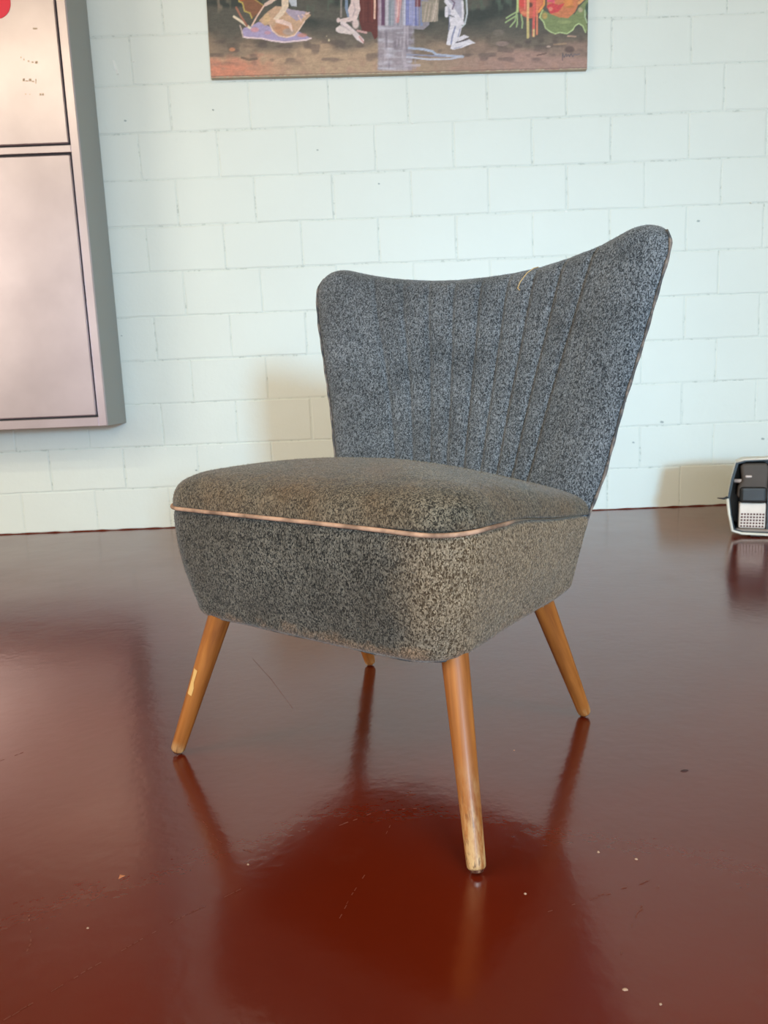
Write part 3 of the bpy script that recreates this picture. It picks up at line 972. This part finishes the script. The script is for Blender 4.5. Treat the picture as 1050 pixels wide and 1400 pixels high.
# --- flowers and leaf
o4 = (670, 0)
lay((86, 100, 88), np.clip((n3 - .4) * 3, 0, 1) * sstep(20, 5, VV) * sstep(655, 680, UU) * sstep(705, 690, UU))
poly([(265, 40), (280, UP), (575, UP), (530, 100), (470, 160), (440, 215), (360, 210), (300, 180), (280, 140)], (212, 108, 88), o4)
ell(390, 80, 30, 30, (110, 70, 60), o4); ell(310, 60, 34, 60, (226, 80, 78), o4, a=.8); ell(480, 60, 40, 60, (232, 140, 96), o4, a=.7); ell(330, 160, 40, 20, (232, 150, 110), o4, a=.8)
line([(560, UP), (530, 80), (480, 150)], (238, 160, 90), 22, o4)
line([(372, UP), (368, 220), (372, 405)], (238, 186, 134), 26, o4); line([(372, 250), (372, 408)], (206, 190, 130), 22, o4)
line([(436, 40), (430, 250), (430, 390)], (226, 106, 96), 28, o4); line([(462, 60), (464, 375)], (232, 136, 104), 18, o4); line([(430, 330), (430, 395)], (214, 184, 130), 20, o4); line([(335, 0), (338, 120)], (240, 130, 120), 12, o4)
for pts_ in ([(265, UP), (258, 130), (240, 240), (190, 300)], [(255, 150), (200, 180), (150, 212)], [(248, 190), (190, 225), (142, 255)], [(260, 180), (262, 260), (255, 300)], [(300, 180), (315, 250), (312, 310)]):
    line(pts_, (164, 184, 132), 15, o4)
line([(258, UP), (262, 150)], (190, 204, 140), 22, o4)
poly([(490, 200), (520, 130), (600, 170), (700, 200), (850, 170), (890, 100), (950, 40), (985, UP), (990, 100), (960, 200), (982, 330), (962, 360), (930, 290), (890, 265), (850, 290), (830, 330), (770, 372), (700, 355), (650, 372), (600, 350), (550, 310), (530, 250)], (132, 144, 98), o4)
line([(490, 205), (530, 250), (550, 312), (600, 350), (650, 370), (700, 356), (770, 370), (830, 332), (852, 290), (890, 266), (930, 290), (962, 358)], (192, 208, 150), 12, o4)
line([(520, 130), (500, 170), (490, 205)], (200, 206, 140), 14, o4)
poly([(560, UP), (920, UP), (890, 60), (850, 150), (780, 212), (690, 205), (600, 172), (560, 100)], (214, 132, 92), o4)
ell(780, 60, 60, 60, (232, 150, 84), o4, a=.8); ell(800, 100, 50, 14, (176, 120, 70), o4, a=.7)
poly([(560, 100), (570, 80), (620, 60), (680, 80), (745, 60), (680, 150), (600, 170)], (214, 78, 82), o4)
poly([(560, UP), (650, UP), (640, 60), (565, 50)], (228, 96, 120), o4); ell(600, 120, 26, 24, (236, 140, 120), o4)
ell(905, 130, 30, 30, (196, 176, 148), o4, a=.8); line([(890, 60), (930, 20)], (232, 168, 110), 30, o4)
line([(950, 130), (952, 200), (975, 260)], (178, 196, 158), 12, o4); ell(975, 110, 24, 60, (64, 84, 76), o4, a=.9)
ell(540, 190, 34, 40, (206, 160, 96), o4, a=.7); ell(740, 250, 90, 26, (164, 172, 120), o4, a=.6)
ell(800, 530, 60, 40, (98, 78, 74), o4, a=.8); ell(110, 470, 80, 30, (164, 138, 130), o4, a=.7); ell(585, 500, 28, 12, (190, 164, 150), o4); ell(70, 360, 70, 40, (128, 116, 106), o4, a=.7)
line([(470, 590), (560, 570)], (92, 70, 66), 14, o4, a=.7); line([(640, 480), (760, 470)], (186, 150, 118), 18, o4, a=.6); line([(780, 395), (860, 398)], (196, 160, 140), 14, o4)
# signature scribble
line([(728, 640), (728, 570), (745, 610), (765, 575), (770, 605), (790, 580), (800, 605), (815, 575), (835, 605)], (92, 84, 92), 8, o4)
line([(840, 600), (850, 575), (870, 585), (905, 580)], (104, 100, 112), 7, o4)
# chipped pale lower edge
eb = 1 - np.clip(tt_ * BAND / 0.0035, 0, 1)
lay((196, 178, 152), (eb > .25) * np.clip(.55 + (vnoise(UU, VV + 300, 3, 2, 31) - .5) * 2.2, 0, 1))
ln = (tt_ * BAND > .0035) & (tt_ * BAND < .0062)
lay((96, 76, 70), ln * .7)
# brush grain
IMG *= (1 + .10 * (vnoise(UU, VV + 300, 1.3, 1.1, 40) - .5) + .10 * (vnoise(UU, VV + 300, 5, 1.4, 41) - .5))[..., None]
IMG = np.clip(IMG, 0, 255)
lin = np.where(IMG / 255 <= .04045, IMG / 255 / 12.92, ((IMG / 255 + .055) / 1.055) ** 2.4)
# mesh: strip in view plus coarse rows up to the top
rows = list(tt_[:, 0] * BAND) + [BAND + (PH - BAND) * k / 6 for k in range(1, 7)]
nv = (GX + 1) * len(rows)
co = np.zeros((len(rows), GX + 1, 3))
co[..., 0] = -hw + np.linspace(0, 1, GX + 1) * PW
co[..., 1] = -0.0094
co[..., 2] = np.array(rows)[:, None]
colr = np.ones((len(rows), GX + 1, 4))
colr[:GYv + 1, :, :3] = lin
for k in range(1, 7):
    colr[GYv + k, :, :3] = lin[-1] * (1 - k / 6) + np.array([.06, .075, .06]) * (k / 6)
jj, ii = np.meshgrid(np.arange(len(rows) - 1), np.arange(GX), indexing='ij')
a_ = (jj * (GX + 1) + ii).ravel()
faces = np.stack([a_, a_ + 1, a_ + GX + 2, a_ + GX + 1], 1)
me = bpy.data.meshes.new('painted_picture')
me.vertices.add(nv); me.vertices.foreach_set('co', co.ravel())
me.loops.add(faces.size); me.loops.foreach_set('vertex_index', faces.ravel())
me.polygons.add(len(faces)); me.polygons.foreach_set('loop_start', np.arange(len(faces)) * 4); me.polygons.foreach_set('loop_total', np.full(len(faces), 4))
me.update(); me.validate()
ca = me.color_attributes.new('pigment', 'FLOAT_COLOR', 'POINT')
ca.data.foreach_set('color', colr.ravel())
t = NT('oil_paint')
at = t.n('ShaderNodeVertexColor', layer_name='pigment')
t.color(at.outputs[0]); t.setv(Roughness=0.55)
t.bump(t.noise(t.coord('Object'), 220, 3), 0.3, 0.001)
me.materials.append(t.m)
po = bpy.data.objects.new('painted_picture', me); COL.objects.link(po); po.parent = paint

# ------------------------------------------------------------------ old machine on the floor by the wall
ANG = math.radians(-20)
mc = empty('vintage_machine', (1.045, 2.235, 0.0), ANG)
tag(mc, 'old boxy machine with cream rim, dark drum and dotted panel standing on the floor', 'machine')
outl = [(0.004, 0.012), (-0.006, 0.060), (-0.012, 0.108), (-0.004, 0.165), (0.008, 0.217), (0.030, 0.224), (0.12, 0.228), (0.27, 0.228), (0.345, 0.224), (0.366, 0.214), (0.376, 0.160), (0.380, 0.108), (0.374, 0.060), (0.366, 0.012), (0.34, 0.003), (0.19, -0.0), (0.03, 0.004)]
outl = [(x, z + 0.006) for x, z in outl]
n = len(outl)
# shell: side wall of the case, slightly tapering to the back, with a back plate
V = [(x, 0, z) for x, z in outl] + [(0.184 + (x - .184) * .93, 0.15, 0.115 + (z - .115) * .93) for x, z in outl]
Fc = [(i, (i + 1) % n, (i + 1) % n + n, i + n) for i in range(n)] + [tuple(range(n, 2 * n))]
Vi = [(0.184 + (x - .184) * .965, 0.0, 0.115 + (z - .115) * .945) for x, z in outl] + [(0.184 + (x - .184) * .93, 0.10, 0.115 + (z - .115) * .90) for x, z in outl]
mesh_obj('case_shell', V, Fc, m_cream, mc)
b0 = 0
V2 = Vi; Fc2 = [(i + n, (i + 1) % n + n, (i + 1) % n, i) for i in range(n)] + [tuple(range(2 * n - 1, n - 1, -1))]
mesh_obj('case_lining', V2, Fc2, m_teal, mc)
# rim ring between shell and lining, with two rim mouldings
V3 = [(x, 0, z) for x, z in outl] + Vi[:n]
mesh_obj('rim_face', V3, [(i, i + n, (i + 1) % n + n, (i + 1) % n) for i in range(n)], m_teal, mc)
tube('rim', [(x, -0.002, z) for x, z in outl[4:10]], 0.0035, m_cream, mc, False, 8)
tube('rim', [(x, -0.002, z) for x, z in (outl[10:] + outl[:3])], 0.0042, m_cream, mc, False, 8)
tube('lever', [(-0.012, 0.0, 0.118), (-0.022, -0.002, 0.114), (-0.040, -0.004, 0.116)], [0.004, 0.003, 0.0012], m_black, mc, False, 8)
# drum hanging on its axle
bm = bmesh.new()
prof = [(0.014, 0.205), (0.022, 0.214), (0.084, 0.214), (0.092, 0.20), (0.090, 0.15), (0.093, 0.112), (0.086, 0.098), (0.018, 0.104), (0.008, 0.118), (0.010, 0.145), (0.020, 0.165)]
bmv0 = [bm.verts.new((x + .006, 0.004, z + .004)) for x, z in prof]
bmv1 = [bm.verts.new((x + .006, 0.055, z + .004)) for x, z in prof]
bm.faces.new(bmv0); bm.faces.new(bmv1[::-1])
for i in range(len(prof)):
    bm.faces.new((bmv0[i], bmv1[i], bmv1[(i + 1) % len(prof)], bmv0[(i + 1) % len(prof)]))
bmesh.ops.recalc_face_normals(bm, faces=bm.faces[:])
bmesh.ops.bevel(bm, geom=[e for e in bm.edges if all(v.co.y < .01 for v in e.verts)], offset=0.010, segments=4, profile=.5, affect='EDGES')
dr = bm_obj('drum', bm, m_drum, mc, True)
tube('axle', [(0.006, 0.018, 0.165), (0.125, 0.018, 0.162)], 0.006, m_axle, dr, False, 10)
box('drum_lip', 0.020, 0.094, -0.003, 0.03, 0.100, 0.150, m_black, dr, 0.010, 3)
box('drum_clip', 0.034, 0.052, 0.001, 0.01, 0.176, 0.183, m_axle, dr, 0.002)
# dotted panel and the taupe panel next to it
box('dotted_panel', 0.022, 0.094, 0.010, 0.05, 0.024, 0.100, m_pinkw, mc, 0.003)
dp = mc.children[-1]
for r_ in range(5):
    for c_ in range(8):
        bm = bmesh.new()
        box_bm(bm, 0, 0.0050, 0.0086, 0.0102, 0, 0.0050)
        if r_ == 0 and c_ == 0:
            d0 = bm_obj('dot', bm, m_dot, dp); d0.location = (0.0262, 0, 0.028); dm = d0.data
        else:
            bm.free()
            dd = bpy.data.objects.new('dot', dm); COL.objects.link(dd); dd.parent = dp
            dd.location = (0.0262 + c_ * 0.0082 + r_ * 0.0003, 0, 0.028 + r_ * 0.0090)
box('control_panel', 0.104, 0.355, 0.008, 0.05, 0.022, 0.150, m_taupe, mc, 0.003)
box('upper_panel', 0.114, 0.350, 0.012, 0.05, 0.172, 0.212, m_pinkw, mc, 0.003)
box('divider', 0.0955, 0.1025, 0.006, 0.05, 0.022, 0.212, m_black, mc)
box('lower_ledge', 0.012, 0.356, 0.002, 0.05, 0.0145, 0.0225, m_taupe, mc, 0.002)
for x in (0.07, 0.30):
    for y in (0.025, 0.115):
        box('rubber_foot', x - .012, x + .012, y - .01, y + .01, 0.0, 0.014, m_black, mc)

# ------------------------------------------------------------------ marks and crumbs on the floor
def scratch(pts, wpx, dash=False):
    P = [pix(u, v, 'z', 0.0003) for u, v in pts]
    V, Fc = [], []
    rs = random.Random(int(pts[0][0]))
    for a, b in zip(P[:-1], P[1:]):
        steps = max(2, int((b - a).length / 0.006))
        d = (b - a).normalized(); nn = Vector((-d.y, d.x, 0))
        for k in range(steps):
            if dash and rs.random() < 0.62: continue
            if not dash and rs.random() < 0.25: continue
            p, q_ = a.lerp(b, k / steps), a.lerp(b, (k + rs.uniform(.5, 1.0)) / steps)
            off = nn * rs.uniform(-.0012, .0012) * (1 if dash else .3)
            w = wpx * rs.uniform(.5, 1.0) * 0.00035
            i = len(V)
            V += [p + off - nn * w, p + off + nn * w, q_ + off + nn * w, q_ + off - nn * w]
            Fc.append((i, i + 1, i + 2, i + 3))
    if V: mesh_obj('scratch', V, Fc, m_scratch, floor)
scratch([(5, 1395), (130, 1320), (240, 1258), (330, 1215)], 1.6)
scratch([(430, 1140), (520, 1108), (610, 1103), (640, 1098)], 2.4, True)
scratch([(460, 1262), (482, 1224), (500, 1196)], 1.3, True)
scratch([(528, 1140), (545, 1108)], 1.2, True)
scratch([(725, 1255), (790, 1235), (850, 1215), (905, 1200)], 2.0, True)
scratch([(845, 1310), (870, 1250), (905, 1205)], 1.8, True)
scratch([(40, 1245), (42, 1290), (28, 1312)], 2.2, True)
scratch([(345, 900), (372, 930), (400, 968)], 0.9)
scratch([(0, 1040), (40, 1025)], 1.6, True)
scratch([(255, 1095), (300, 1150), (345, 1165)], 1.2, True)

def flake(name, u, v, s, mat, label, group=None, tri=False, cat='crumb', elong=1.0):
    c = pix(u, v, 'z', 0.0)
    rs = random.Random(int(u * 3 + v))
    k = 3 if tri else 7
    a0 = rs.uniform(0, 6)
    ring = []
    for i in range(k):
        a = a0 + 2 * math.pi * i / k
        r = s * rs.uniform(.75, 1.15)
        ring.append(Vector((r * math.cos(a) * elong, r * math.sin(a), 0)))
    h = s * (0.12 if tri else 0.6)
    V = [p for p in ring] + [p * .6 + Vector((0, 0, h)) for p in ring]
    Fc = [tuple(range(k - 1, -1, -1)), tuple(range(k, 2 * k))] + [(i, (i + 1) % k, (i + 1) % k + k, i + k) for i in range(k)]
    o = mesh_obj(name, V, Fc, mat)
    o.location = c
    return tag(o, label, cat, group)
flake('paint_flake', 166, 1198, 0.0048, m_paper, 'tan triangular flake on the red floor at lower left', None, True, 'flake')
for (u, v, s, lb) in [(818, 1165, .0016, 'tiny pale crumb right of the front chair leg, left one of two'),
                      (870, 1175, .0017, 'tiny pale crumb right of the front chair leg, right one of two'),
                      (718, 1222, .0014, 'tiny pale crumb on the floor just right of the front leg tip'),
                      (120, 1269, .0012, 'tiny pale crumb on the floor below the tan flake'),
                      (339, 1182, .0013, 'tiny pale crumb between the tan flake and the front chair leg'),
                      (703, 1026, .0012, 'tiny pale crumb between the front leg and the right rear leg'),
                      (903, 1373, .0012, 'tiny pale crumb nearest the bottom edge, by the elongated crumb')]:
    flake('crumb', u, v, s, m_crumb, lb, 'tiny pale crumbs')
flake('long_crumb', 855, 1353, .0015, m_crumb, 'elongated pale crumb near the lower right corner of the floor', None, False, 'crumb', 1.8)
flake('splinter', 936, 1054, .0020, m_dark, 'thin dark splinter on the floor right of the chair', None, False, 'splinter', 3.0)
